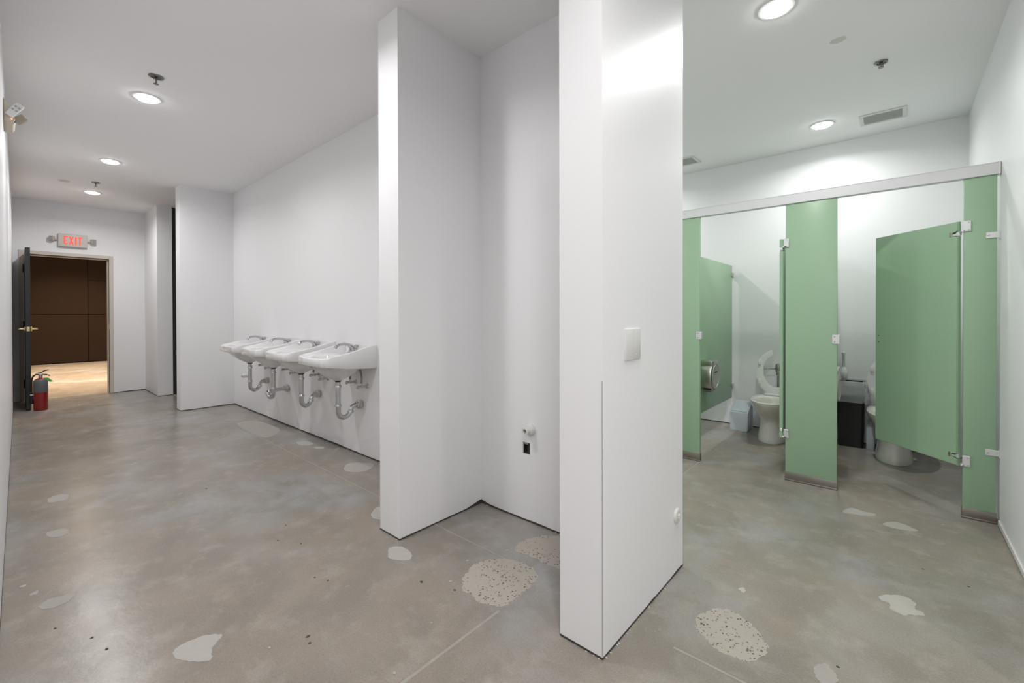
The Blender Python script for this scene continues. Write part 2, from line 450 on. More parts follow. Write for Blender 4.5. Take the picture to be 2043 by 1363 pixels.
# small pits and plaster crumbs in the concrete
for (x, y, r, dark) in [(-2.06,0.93,.006,1),(-1.99,0.96,.007,1),(-1.7,0.74,.010,1),(-1.66,0.73,.007,1),(-1.60,0.42,.011,1),(-1.65,1.24,.010,1),(-1.49,1.30,.008,1),(-2.55,0.95,.006,1),(-2.42,1.02,.006,1),(-2.70,1.05,.005,1),(-1.3,0.86,.006,0),(-1.55,1.33,.006,0),(-1.4,1.1,.005,0),(-3.0,1.22,.007,0),(-2.7,1.28,.007,0),(-2.5,1.33,.006,0),(-3.7,0.9,.009,1),(-3.0,0.02,.013,0),(-0.15,1.9,.006,1),(0.1,2.9,.006,1),(0.25,2.85,.006,1),(-1.75,0.62,.005,0),(-1.62,1.5,.008,0),(-1.53,1.7,.008,0),(-6.9,1.1,.012,1),(-2.2,0.22,.008,1),(-2.32,0.19,.007,1),(-2.5,0.1,.006,1)]:
    pts = [(x + r * random.uniform(.6, 1.2) * math.cos(a), y + r * random.uniform(.5, 1.0) * math.sin(a)) for a in [2 * PI * i / 7 for i in range(7)]]
    struct('pit' if dark else 'crumb', MB().prism(pts, -0.002, 0.0009 if dark else 0.002), M_GAP if dark else M_PATCH, floor)

# flakes of plaster lying along the wall feet
for (x0, y0, x1, y1, n) in [(-.781, 1.40, -.781, 2.15, 12), (-.97, 1.379, -.79, 1.379, 5), (-2.039, 1.45, -2.039, 2.0, 8), (-2.23, 1.384, -2.06, 1.384, 4), (-2.0, 2.018, -1.0, 2.018, 8), (-6.0, 2.018, -2.4, 2.018, 12)]:
    for i in range(n):
        t_ = random.random(); x = x0 + (x1 - x0) * t_; y = y0 + (y1 - y0) * t_; r = random.uniform(.0018, .0045)
        ang_ = random.uniform(0, 6)
        pts = [(x + r * random.uniform(.5, 1.6) * math.cos(a + ang_), y + r * random.uniform(.4, 1.0) * math.sin(a + ang_)) for a in [2 * PI * k / 6 for k in range(6)]]
        struct('crumb', MB().prism(pts, -0.001, random.uniform(.001, .004)), M_PVC if random.random() < .5 else M_PATCH, floor)

# ------------------------------------------------------------------ far room beyond the doorway
wf = struct('wall_far', MB().box(-16.4, -3, -0.001, -16.2, 4, 3.6), M_BROWN_DK, label='dark brown panelled wall seen through the doorway')
for (y0, y1, z0, z1) in [(-1.2, 1.303, 1.268, 2.9), (-1.2, 1.303, 0.02, 1.258), (1.313, 2.55, 2.178, 2.9), (1.313, 2.55, 1.268, 2.168), (1.313, 2.55, 0.02, 1.258)]:
    struct('panel', MB().box(-16.205, y0, z0, -16.165, y1, z1, 0.003, 1), M_BROWN, wf)
struct('wall_far_left', MB().box(-16.4, -3.1, 0, -9.55, -3, 3.6), M_BROWN)
struct('wall_far_right', MB().box(-16.4, 4, 0, -9.55, 4.1, 3.6), M_BROWN)
struct('wall_far_front', MB().box(-9.62, -3, 0, -9.552, 0.06, 3.6).box(-9.62, 1.05, 0, -9.552, 4, 3.6).box(-9.62, 0.06, 2.19, -9.552, 1.05, 3.6), M_WALL)
struct('ceiling', MB().box(-16.4, -3, 3.6, -9.56, 4, 3.7), M_CEIL)
for lx, lw, lab in ((-14.46, WARM_W * 0.22, 'warm ceiling lamp deep in the brown room beyond the doorway'), (-11.7, WARM_W * 0.36, 'warm ceiling lamp just beyond the doorway')):
    t = thing('ceiling_lamp', lab, 'lamp', (lx, 1.07, 3.6), 0, 'warm lamps of the far room')
    link('shade', MB().lathe([(0.02, 0), (0.25, -0.02), (0.26, -0.06), (0.24, -0.06)], 32, cap1=False), M_WPLASTIC, t)
    link('diffuser', MB().lathe([(0.001, -0.058), (0.235, -0.055), (0.235, -0.045), (0.001, -0.04)], 32), M_WARM, t)
    ld = bpy.data.lights.new('warm_light', 'AREA'); ld.shape = 'DISK'; ld.size = 0.45; ld.spread = math.radians(110); ld.energy = lw; ld.color = WARM
    lo = bpy.data.objects.new('warm_light', ld); C.objects.link(lo); lo.parent = t; lo.location = (0, 0, -0.07)

# ------------------------------------------------------------------ doorway and door
d1 = bpy.data.objects.new('door_1', None); C.objects.link(d1); d1.location = (-9.412, 0.10, 0)
d1['kind'] = 'structure'; d1['label'] = 'black door standing open in a cream metal frame under the exit sign'
mb = MB()
fr = 0.014
# casing face + jamb return + stop, in local coordinates (x towards the corridor, y across)
mb.box(-0.15, -0.050, 0, fr, 0.0, 2.184, 0.003, 1)
mb.box(-0.15, 0.904, 0, fr, 0.954, 2.184, 0.003, 1)
mb.box(-0.15, 0.0, 2.134, fr, 0.904, 2.184, 0.003, 1)
mb.box(-0.13, 0.0, 0, -0.055, 0.016, 2.134); mb.box(-0.13, 0.888, 0, -0.055, 0.904, 2.134); mb.box(-0.13, 0.016, 2.118, -0.055, 0.888, 2.134)
link('door_frame', mb, M_FRAME, d1, 30)
link('strike_plate', MB().box(-0.042, 0.9025, 1.02, -0.008, 0.9045, 1.10).box(-0.05, 0.9, 1.03, 0.002, 0.9046, 1.09), M_BRASS, d1, 0)
leaf = link('door_leaf', MB().box(0.020, 0.001, 0.010, 0.915, 0.046, 2.128, 0.002, 1), M_DOOR, d1, 30)
mb = MB()
for z in (0.33, 1.72): mb.tube([(0.014, -0.004, z - 0.05), (0.014, -0.004, z + 0.05)], 0.008, 10)
link('hinge', MB().tube([(0.016, -0.004, 0.20), (0.016, -0.004, 0.32)], 0.008, 10), M_BLACK, d1)
link('hinge', MB().tube([(0.016, -0.004, 1.04), (0.016, -0.004, 1.16)], 0.008, 10), M_BLACK, d1)
link('hinge', MB().tube([(0.016, -0.004, 1.86), (0.016, -0.004, 1.98)], 0.008, 10), M_BLACK, d1)
mb.bm.free()
link('latch_plate', MB().box(0.9145, 0.010, 1.035, 0.9165, 0.037, 1.093).box(0.916, 0.017, 1.055, 0.926, 0.030, 1.073, 0.002, 1), M_BRASS, leaf, 30)
for s in (-1, 1):
    y0 = 0.001 if s < 0 else 0.046
    MY = T(0.855, y0, 1.065) @ RX(PI / 2 if s < 0 else -PI / 2)
    m2 = MB().lathe([(0.001, 0), (0.033, 0), (0.033, 0.008), (0.026, 0.014), (0.013, 0.016), (0.012, 0.045), (0.013, 0.05)], 24, MY)
    m2.tube([(0.862, y0 + s * 0.050, 1.065), (0.85, y0 + s * 0.055, 1.065), (0.80, y0 + s * 0.056, 1.064), (0.745, y0 + s * 0.052, 1.062)], [0.0115, 0.012, 0.010, 0.008], 12)
    link('lever_handle', m2, M_BRASS, leaf)

# ------------------------------------------------------------------ downlights
def downlight(x, y, w, col, label, group='recessed ceiling downlights'):
    t = thing('downlight', label, 'lamp', (x, y, CEIL), 0, group)
    link('trim_ring', MB().lathe([(0.070, -0.002), (0.072, -0.008), (0.088, -0.006), (0.092, 0.001)], 36, cap0=False, cap1=False), M_WPLASTIC, t)
    link('diffuser', MB().lathe([(0.001, -0.0195), (0.052, -0.019), (0.062, -0.016), (0.067, -0.010), (0.069, -0.001)], 36), M_DIFF, t)
    ld = bpy.data.lights.new('downlight_light', 'AREA'); ld.shape = 'DISK'; ld.size = 0.125; ld.spread = math.radians(160); ld.energy = w; ld.color = col
    lo = bpy.data.objects.new('downlight_light', ld); C.objects.link(lo); lo.parent = t; lo.location = (0, 0, -0.0205)
    return t
downlight(-4.35, 0.69, LAMP_W, COL1, 'nearest round downlight in the left corridor, below a sprinkler head')
downlight(-6.43, 0.705, LAMP_W, COL1, 'middle round downlight in the left corridor ceiling')
downlight(-8.23, 0.72, LAMP_W, COL1, 'farthest round downlight in the corridor, nearest the exit sign')
downlight(-2.30, 0.68, LAMP_W, COL1, 'corridor downlight out of view above the sinks end')
downlight(-0.28, 0.66, LAMP_W * 1.0, COL1, 'corridor downlight out of view above the pillar')
downlight(1.75, 0.6, LAMP_W * 1.5, COL1, 'added fill downlight in the corridor behind the camera')  # unseen lamp, added and boosted to fill the near walls
downlight(0.7, -0.75, LAMP_W * 1.5, COL1, 'added fill downlight behind the camera, beside the rear wall')  # extra unseen lamp, added as fill light for the near end
downlight(-0.50, 2.772, LAMP_W2, COL2, 'large bright downlight at the top edge beside the pillar')
downlight(-0.50, 4.75, LAMP_W2, COL2, 'round downlight over the green stalls, left of the vent')
downlight(-2.50, 4.75, LAMP_W2, COL2, 'downlight over the hidden stalls behind the pillar')
downlight(-2.50, 2.772, LAMP_W2, COL2, 'downlight behind the sink wall, out of view')

# ------------------------------------------------------------------ sprinklers
def sprinkler(x, y, label, drop=0.045, r=0.040):
    t = thing('sprinkler_head', label, 'sprinkler', (x, y, CEIL), 0, 'ceiling sprinklers')
    link('escutcheon', MB().lathe([(0.001, -0.004), (r * 0.62, -0.004), (r * 0.68, -0.010), (r * 0.95, -0.008), (r, 0.001)], 32), M_SPRINK, t)
    mb = MB()
    mb.lathe([(0.010, -0.004), (0.010, -0.018), (0.006, -0.022), (0.004, -drop)], 12)
    for s in (-1, 1):
        mb.tube([(s * 0.009, 0, -0.018), (s * 0.012, 0, -0.03), (s * 0.003, 0, -drop + 0.004)], 0.002, 6)
    link('frame', mb, M_SPRINK, t)
    mb = MB()
    mb.lathe([(0.003, -drop - 0.001), (0.015, -drop - 0.001), (0.016, -drop - 0.003), (0.003, -drop - 0.004)], 16)
    link('deflector', mb, M_SPRINK, t)
    return t
sprinkler(-3.915, 0.672, 'nearest dark metal sprinkler head in the corridor ceiling', 0.05, 0.045)
sprinkler(-7.595, 0.694, 'small far sprinkler head in the corridor ceiling', 0.05, 0.042)
sprinkler(-0.080, 3.83, 'sprinkler head in the stall room ceiling, right of the downlights', 0.035, 0.037)

# ceiling stains / covered patches
def cover(x, y, r, label):
    pts = [(x + r * random.uniform(.85, 1.1) * math.cos(a), y + 0.75 * r * random.uniform(.85, 1.1) * math.sin(a)) for a in [2 * PI * i / 22 for i in range(22)]]
    o = link('ceiling_patch', MB().prism(pts, CEIL - 0.0015, CEIL + 0.001), M_STAIN, None, 0)
    tag(o, label, 'patch')
cover(-0.272, 3.349, 0.045, 'faint tan plaster patch on the stall room ceiling')
cover(-7.80, 0.427, 0.07, 'faint round patch on the ceiling before the exit sign')

# ------------------------------------------------------------------ ceiling vents
def vent(x0, x1, y0, y1, label):
    t = thing('ceiling_vent', label, 'vent', ((x0 + x1) / 2, (y0 + y1) / 2, CEIL), 0, 'exhaust vents over the stalls')
    hw, hd = (x1 - x0) / 2, (y1 - y0) / 2
    b = 0.03
    mb = MB()
    mb.box(-hw, -hd, -0.008, hw, -hd + b, 0.001, 0.002, 1).box(-hw, hd - b, -0.008, hw, hd, 0.001, 0.002, 1)
    mb.box(-hw, -hd + b, -0.008, -hw + b, hd - b, 0.001, 0.002, 1).box(hw - b, -hd + b, -0.008, hw, hd - b, 0.001, 0.002, 1)
    link('frame', mb, M_WPLASTIC, t, 30)
    link('backing', MB().box(-hw + b, -hd + b, -0.001, hw - b, hd - b, 0.0), M_VENTDK, t, 0)
    n = 10
    for i in range(n):
        yy = -hd + b + (i + 0.5) * (2 * hd - 2 * b) / n
        link('slat', MB().box(-hw + b, -0.0108, -0.001, hw - b, 0.0108, 0.001, 0, 1, T(0, yy, -0.006) @ RX(math.radians(10))), M_VENT, t, 0)
vent(-0.245, 0.063, 4.755, 5.02, 'louvred exhaust vent in the ceiling right of the downlight')
vent(-1.93, -1.617, 4.755, 5.02, 'exhaust vent half hidden behind the pillar')

# ------------------------------------------------------------------ exit sign
t = thing('exit_sign', 'lit red EXIT sign with two emergency lamp heads above the doorway', 'sign', (-9.412, 0.60, 2.37))
link('housing', MB().box(0, -0.158, -0.096, 0.055, 0.158, 0.096, 0.008, 2), M_SIGN, t)
def stroke_letters():
    out = []
    w, h, s = 0.052, 0.118, 0.016
    def rect(x0, z0, x1, z1): return [(x0, z0), (x1, z0), (x1, z1), (x0, z1)]
    E_ = [rect(0, 0, s, h), rect(s, 0, w * .85, s), rect(s, h / 2 - s * .45, w * .8, h / 2 + s * .45), rect(s, h - s, w * .85, h)]
    X_ = [[(0, 0), (s * 1.05, 0), (w, h), (w - s * 1.05, h)], [(w - s * 1.05, 0), (w, 0), (s * 1.05, h), (0, h)]]
    I_ = [rect(0, 0, s * 1.1, h)]
    T_ = [rect((w - s) / 2, 0, (w + s) / 2, h - s), rect(0, h - s, w, h)]
    return [(E_, 0), (X_, 0.056), (I_, 0.121), (T_, 0.148)]
for shapes, ox in stroke_letters():
    mb = MB()
    for k, poly in enumerate(shapes):
        # reading direction runs towards +Y for a viewer in the corridor looking along -X
        Mx = Matrix(((0, 0, 1, 0.0555 + 0.0002 * k), (1, 0, 0, -0.100 + ox), (0, 1, 0, -0.059), (0, 0, 0, 1)))
        mb.prism(poly, 0, 0.002, Mx)
    link('letter', mb, M_RED_E, t, 0)
for s in (-1, 1):
    h_ = link('lamp_head', MB().box(-0.03, -0.028, -0.035, 0.03, 0.028, 0.035, 0.008, 2, T(0.045, s * 0.222, 0.012) @ RZ(s * 0.3)), M_BEIGE, t)
    mb = MB()
    for a in range(3):
        for b in range(4):
            mb.box(0.0302, -0.021 + a * 0.0145, -0.028 + b * 0.0145, 0.033, -0.009 + a * 0.0145, -0.016 + b * 0.0145, 0, 1, T(0.045, s * 0.222, 0.012) @ RZ(s * 0.3))
    link('lens', mb, M_GREYHEAD, h_, 0)
    link('neck', MB().tube([(0.03, s * 0.15, 0.0), (0.04, s * 0.20, 0.005)], 0.008, 8), M_BEIGE, t)

# ------------------------------------------------------------------ emergency light on the left wall
t = thing('emergency_light', 'beige emergency light with white LED head high on the left wall', 'lamp', (-4.25, -0.036, 2.535))
mb = MB()
mb.prism([(0, -0.066), (0.022, -0.070), (0.040, -0.062), (0.050, -0.045), (0.053, 0.01), (0.0, 0.080)], -0.13, 0.13, Matrix(((0, 0, 1, -0.10), (1, 0, 0, 0), (0, 1, 0, 0), (0, 0, 0, 1))), 0.004)
link('body', mb, M_BEIGE, t)
hm = T(0.055, 0.050, 0.010) @ RX(math.radians(-32))
h_ = link('lamp_head', MB().box(-0.018, -0.020, -0.052, 0.0, 0.020, 0.047, 0.004, 2, hm), M_WPLASTIC, t, label='white square LED head tilted on its bracket')
for a in (-1, 1):
    for b in (-1, 1):
        link('led_lens', MB().lathe([(0.001, 0), (0.006, 0), (0.006, 0.002), (0.001, 0.003)], 10, hm @ T(0.0, a * 0.009, 0.008 + b * 0.012) @ AX_X), M_GREYHEAD, h_)
link('lamp_head', MB().box(-0.03, -0.022, -0.03, 0.012, 0.022, 0.03, 0.006, 2, T(-0.02, 0.072, -0.024) @ RX(math.radians(-48))), M_BEIGE_DK, t)
link('indicator', MB().lathe([(0.0005, 0), (0.004, 0), (0.003, 0.003)], 8, T(0.031, 0.036, -0.048) @ AX_X), M_LED_E, t)

# ------------------------------------------------------------------ fire extinguisher
t = thing('fire_extinguisher', 'red fire extinguisher with green tag standing on the floor by the open door', 'fire extinguisher', (-8.44, 0.228, 0))
body = link('cylinder', MB().lathe([(0.060, 0), (0.066, 0.008), (0.067, 0.02), (0.067, 0.37), (0.062, 0.392), (0.045, 0.41), (0.02, 0.422), (0.016, 0.43)], 32), M_EXT, t)
link('label', MB().lathe([(0.0672, 0.235), (0.0678, 0.236), (0.0678, 0.372), (0.0632, 0.392), (0.05, 0.406)], 32, cap0=False, cap1=False), M_EXTLAB, body, label='grey printed band round the upper cylinder')
link('sticker', MB().box(-0.02, 0.0, -0.018, 0.02, 0.002, 0.018, 0, 1, RZ(-0.2) @ T(0, 0.0665, 0.15)), M_LABEL, body, 0)
mb = MB().lathe([(0.017, 0.425), (0.019, 0.43), (0.019, 0.455), (0.012, 0.46), (0.011, 0.475)], 16)
mb.box(-0.012, -0.014, 0.455, 0.012, 0.014, 0.48, 0.003, 1)
link('valve', mb, M_DULLCHROME, t)
link('handle', MB().tube([(0, 0.01, 0.470), (0, 0.05, 0.462), (0, 0.085, 0.442)], [0.007, 0.007, 0.006], 8), M_BLACK, t)
link('lever', MB().tube([(0, -0.03, 0.486), (0, 0.0, 0.490), (0, 0.035, 0.512), (0, 0.075, 0.522)], [0.005, 0.007, 0.007, 0.005], 8), M_BLACK, t)
link('gauge', MB().lathe([(0.001, 0), (0.014, 0), (0.014, 0.008), (0.001, 0.009)], 16, T(0.012, 0.0, 0.462) @ AX_X), M_DULLCHROME, t)
link('hose', MB().tube([(0, -0.012, 0.465), (0, -0.04, 0.472), (0, -0.068, 0.445), (0, -0.080, 0.40), (0, -0.080, 0.24)], 0.009, 10), M_RUBBER, t)
link('nozzle', MB().tube([(0, -0.080, 0.24), (0, -0.080, 0.20), (0, -0.080, 0.09)], [0.010, 0.012, 0.014], 10), M_BLACK, t)
link('hose_clip', MB().box(-0.012, -0.095, 0.20, 0.012, -0.064, 0.215, 0.002, 1), M_WPLASTIC, t)
link('tag', MB().prism([(0, 0), (0.035, -0.004), (0.082, -0.055), (0.09, -0.062), (0.055, -0.062), (0.03, -0.05)], 0, 0.001, Matrix(((0, 0, 1, 0.03), (1, 0, 0, 0.030), (0, 1, 0, 0.425), (0, 0, 0, 1)))), M_TAG, t, 0, label='green paper inspection tag')

# ------------------------------------------------------------------ sinks
OUT = [(-.2525, 0), (.2525, 0), (.2525, -.405), (.243, -.430), (.205, -.455), (.10, -.464), (0, -.466), (-.10, -.464), (-.205, -.455), (-.243, -.430), (-.2525, -.405)]
CX, CY = 0.0, -0.24
def outline(th):
    dx, dy = math.cos(th), math.sin(th)
    best = None
    for i in range(len(OUT)):
        x1, y1 = OUT[i]; x2, y2 = OUT[(i + 1) % len(OUT)]
        ex, ey = x2 - x1, y2 - y1
        den = dx * ey - dy * ex
        if abs(den) < 1e-9: continue
        s = ((x1 - CX) * ey - (y1 - CY) * ex) / den
        u = ((x1 - CX) * dy - (y1 - CY) * dx) / den
        if s > 0 and -1e-6 <= u <= 1 + 1e-6:
            if best is None or s < best: best = s
    return best
def interp(tab, v):
    for (a, va), (b, vb) in zip(tab, tab[1:]):
        if (a >= v >= b): return va + (vb - va) * (a - v) / (a - b)
    return tab[-1][1] if v < tab[-1][0] else tab[0][1]
RIM = [(0, .990), (-.056, .980), (-.148, .957), (-.24, .935), (-.32, .921), (-.40, .907), (-.47, .892)]
BOT = [(0, .787), (-.236, .800), (-.40, .822), (-.47, .828)]
ang = sorted(set([round(math.atan2(y - CY, x - CX), 5) for x, y in OUT] + [round(-PI + 2 * PI * i / 72, 5) for i in range(72)]))
def sink_parts(t):
    def oring(inset, zf):
        o = []
        for a in ang:
            s = outline(a)
            x, y = CX + (s) * math.cos(a), CY + (s) * math.sin(a)
            # inset towards the inside on both axes
            k = max(0, 1 - inset / max(abs(x - CX), abs(y - CY), .15))
            x2, y2 = CX + (x - CX) * k, CY + (y - CY) * k
            o.append((x2, y2, zf(y)))
        return o
    def ell(rx, ry, cy, z):
        o = []
        for a in ang:
            o.append((rx * math.cos(a), cy + ry * math.sin(a), z))
        return o
    R_ = [ell(.028, .028, -.214, .682), ell(.05, .045, -.214, .695), ell(.115, .10, -.214, .722), ell(.165, .145, -.217, .757), ell(.19, .175, -.22, .785),
          oring(.030, lambda y: max(interp(BOT, y) - .002, .786)), oring(.006, lambda y: interp(BOT, y)), oring(0, lambda y: interp(BOT, y) + .007),
          oring(0, lambda y: interp(RIM, y) - .008), oring(.003, lambda y: interp(RIM, y) - .002), oring(.010, lambda y: interp(RIM, y)), oring(.020, lambda y: interp(RIM, y) - .003),
          oring(.030, lambda y: min(interp(RIM, y) - .012, .905)), oring(.038, lambda y: min(interp(RIM, y) - .018, .894)),
          ell(.200, .145, -.275, .889), ell(.193, .139, -.275, .878), ell(.175, .125, -.275, .835), ell(.135, .095, -.27, .795), ell(.07, .05, -.25, .773), ell(.02, .02, -.23, .767)]
    basin = link('basin', MB().rings(R_), M_PORC, t, 50)
    mb = MB()
    for dx in (-.016, 0, .016): mb.box(dx - .005, -.168, .842, dx + .005, -.155, .848, .001, 1)
    link('overflow_slot', mb, M_RUBBER, basin, 0)
    link('drain_ring', MB().lathe([(.001, .7695), (.021, .7695), (.022, .7675)], 20, T(0, -.23, 0)), M_CHROME, basin)
    # faucet
    mb = MB()
    mb.box(-.078, -.100, .893, .078, -.050, .910, .006, 2)
    mb.lathe([(.021, .905), (.019, .93), (.016, .955), (.014, .965), (.004, .970)], 20, T(0, -.074, 0))
    mb.tube([(0, -.070, .930), (0, -.085, .962), (0, -.115, .982), (0, -.16, .990), (0, -.205, .985), (0, -.232, .970), (0, -.238, .955)], [.017, .016, .0135, .012, .0115, .0125, .0125], 14)
    fc = link('faucet', mb, M_CHROME, t)
    for s in (-1, 1):
        mb = MB().lathe([(.019, .905), (.017, .925), (.010, .938), (.010, .950), (.018, .955), (.021, .968), (.019, .980), (.008, .985), (.001, .986)], 14, T(s * .052, -.074, 0))
        mb.tube([(s * .052, -.074, .97), (s * .052 + s * .034, -.074, .972)], [.008, .006], 8)
        link('tap_handle', mb, M_CHROME, fc)
    # supply valves and hoses
    for s, z in ((-1, .640), (1, .620)):
        x = s * .098
        mb = MB().lathe([(.001, 0), (.022, 0), (.020, .006), (.009, .008), (.009, .05)], 16, T(x, -.001, z) @ AX_NY)
        mb.tube([(x - .004, -.030, z), (x - .004, -.078, z)], .0105, 10)
        mb.lathe([(.001, 0), (.013, 0), (.015, .006), (.013, .014), (.001, .015)], 12, T(x, -.078, z) @ AX_NY)
        mb.tube([(x, -.055, z), (x, -.055, z + .03)], .008, 8)
        v = link('supply_valve', mb, M_DULLCHROME, t)
        link('hose', MB().tube([(x, -.055, z + .028), (x - s * .002, -.05, z + .07), (x - s * .02, -.045, z + .11), (x - s * .03, -.06, .80)], .0085, 8), M_BRAID, v)

def trap_part(t, phi, fx, z_w=.452):
    """drain pipe; phi is the heading of the U bend (pi/2 = to the wall), fx the wall flange offset"""
    ux, uy = math.cos(phi), math.sin(phi)
    bx, by = 0.0, -.214
    r = .055
    p = [(bx, by, .660), (bx, by, .60), (bx, by, .5), (bx, by, .418)]
    for k in range(1, 9):
        a = PI * k / 9
        p.append((bx + ux * (r - r * math.cos(a)), by + uy * (r - r * math.cos(a)), .418 - r * math.sin(a)))
    ex, ey = bx + ux * 2 * r, by + uy * 2 * r
    p.append((ex, ey, .415))
    # quarter bend towards the flange
    fy = -.03
    d = Vector((fx - ex, 0 - ey)); d.normalize()
    q = .045
    zt = z_w - q
    for k in range(0, 6):
        a = PI / 2 * k / 5
        p.append((ex + d.x * q * (1 - math.cos(a)), ey + d.y * q * (1 - math.cos(a)), zt + q * math.sin(a)))
    p.append((fx, 0.0, z_w))
    # drop near duplicate points
    pp = [p[0]]
    for a in p[1:]:
        if (Vector(a) - Vector(pp[-1])).length > .006: pp.append(a)
    pipe = link('drain_pipe', MB().tube(pp, .0200, 16), M_DULLCHROME, t)
    link('tailpiece', MB().tube([(bx, by, .69), (bx, by, .64)], .0165, 14), M_DULLCHROME, pipe)
    link('rubber_washer', MB().lathe([(.022, .672), (.030, .684), (.030, .690), (.02, .691)], 20, T(bx, by, 0)), M_RUBBER, pipe)
    for z in (.625, .462):
        link('slip_nut', MB().lathe([(.0205, z), (.0265, z + .001), (.0265, z + .012), (.022, z + .020)], 12, T(bx, by, 0)), M_DULLCHROME, pipe, 30)
    link('slip_nut', MB().lathe([(.0205, .392), (.0265, .393), (.0265, .406), (.022, .414)], 12, T(ex, ey, 0)), M_DULLCHROME, pipe, 30)
    ddir = Vector((d.x, d.y, 0))
    link('flange', MB().lathe([(.0205, 0), (.028, .002), (.030, .016), (.038, .020), (.038, .045), (.036, .050)], 20, T(fx - .0, -.052, z_w) @ RX(-PI / 2)), M_STEEL, pipe)

sx = [-3.548, -4.265, -4.943, -5.640]
slabel = ['nearest white sink, at the right end of the row', 'second white sink from the wing wall', 'third white sink from the wing wall, its drain bend turned sideways', 'farthest white sink, at the left end of the row']
spar = [(PI / 2, 0.0, .452), (PI * .60, -.085, .450), (PI * 1.05, -.165, .425), (PI * .57, -.06, .452)]
first = thing('wall_sink', 'white porcelain wall sink: ' + slabel[0], 'sink', (sx[0], 2.022, 0), 0, 'wall hung sinks')
first['label'] = 'nearest white wall sink, right end of the row of four'
sink_parts(first)
sinks = [first]
for i in (1, 2, 3):
    s_ = copy_tree(first); s_.location = (sx[i], 2.022, 0)
    s_['label'] = slabel[i]
    sinks.append(s_)
for s_, (ph, fx, zw) in zip(sinks, spar): trap_part(s_, ph, fx, zw)

# capped waste stub left of the farthest sink
t = thing('pipe_stub', 'white capped waste pipe stub on the wall left of the farthest sink', 'pipe', (-6.36, 2.024, 0.452))
link('flange', MB().lathe([(.001, 0), (.036, 0), (.036, .01), (.03, .02), (.02, .022)], 20, AX_NY), M_PVC, t)
link('pipe', MB().lathe([(.020, 0), (.020, .045), (.026, .045), (.026, .075), (.018, .078)], 20, AX_NY), M_PVC, t)
link('cap', MB().lathe([(.001, .07), (.014, .07), (.014, .085), (.001, .086)], 6, AX_NY), M_DULLCHROME, t, 20)

# alcove: open pvc waste pipe and wiring box
t = thing('pipe_stub', 'open white waste pipe stub on the alcove wall', 'pipe', (-1.628, 2.024, 0.556))
link('escutcheon', MB().lathe([(.020, 0), (.032, 0), (.034, .006), (.033, .018), (.028, .027), (.018, .030)], 28, AX_NY), M_PVC, t)
link('pipe', MB().lathe([(.012, .02), (.018, .02), (.018, .044), (.0215, .045), (.0215, .060), (.020, .062), (.0135, .062), (.012, .04), (.012, .02)], 28, AX_NY, cap0=False, cap1=False), M_PVC, t)
link('pipe_inside', MB().lathe([(.001, .03), (.0125, .03), (.0125, .035), (.001, .035)], 20, AX_NY), M_RUBBER, t)
t = thing('outlet_box', 'open metal wiring box sunk in the wall under the alcove pipe', 'outlet box', ((hx0 + hx1) / 2, 2.024, (hz0 + hz1) / 2))
w2, h2 = (hx1 - hx0) / 2 - .001, (hz1 - hz0) / 2 - .001
mb = MB().box(-w2, .002, -h2, -w2 + .003, .055, h2).box(w2 - .003, .002, -h2, w2, .055, h2).box(-w2, .002, -h2, w2, .055, -h2 + .003).box(-w2, .002, h2 - .003, w2, .055, h2).box(-w2, .052, -h2, w2, .055, h2)
link('box', mb, M_STEEL, t, 0)
link('inner_wall', MB().box(-.008, .02, -h2 + .004, w2 - .004, .05, h2 - .004), M_CHARCOAL, t, 0)
link('screw_tab', MB().box(-w2 + .004, .006, h2 - .014, w2 - .02, .009, h2 - .004), M_SHOE, t, 0)

# ------------------------------------------------------------------ blank wall plate and clean-out cover on the pillar
t = thing('wall_plate', 'blank white two gang wall plate on the side of the pillar', 'wall plate', (-0.787, 1.618, 1.121))
link('plate', MB().box(-.001, -.066, -.062, .007, .066, .062, .0035, 2), M_WPLASTIC, t)
link('plate_seam', MB().box(.0068, -.0004, -.059, .0072, .0004, .059), M_VENT, t, 0)
for (yy, zz) in [(.03, .042), (.03, -.042), (-.03, .042), (-.03, -.042)]:
    link('screw', MB().lathe([(.001, 0), (.0035, 0), (.003, .0015), (.001, .002)], 10, T(.007, yy, zz) @ AX_X), M_WPLASTIC, t)
t = thing('cleanout_cover', 'round white clean-out cover low on the side of the pillar', 'pipe cover', (-0.787, 2.085, 0.276))
link('disc', MB().lathe([(.001, 0), (.036, 0), (.036, .005), (.030, .010), (.001, .012)], 28, AX_X), M_PVC, t)
link('plug', MB().box(-.010, -.010, 0, .010, .010, .010, .002, 1, T(.008, 0, 0) @ AX_X), M_PVC, t, 30)

# ------------------------------------------------------------------ toilet stalls
YP = 3.798           # front face of the pilasters
ZT = 2.055
t = thing('head_rail', 'satin aluminium rail running across the top of the green stalls', 'rail', (-1.42, YP, 2.053))
mb = MB()
Lr = 0.4576 + 1.42
mb.box(-1.88, -.010, 0.0, Lr - .002, .042, .068, .0015, 1)
mb.box(-1.88, -.0118, .066, Lr - .002, .044, .071, .001, 1)
link('channel', mb, M_RAIL, t, 30)
link('end_cap', MB().box(Lr - .012, -.014, -.002, Lr - .002, .046, .073, .002, 1), M_ALU, t, 30)

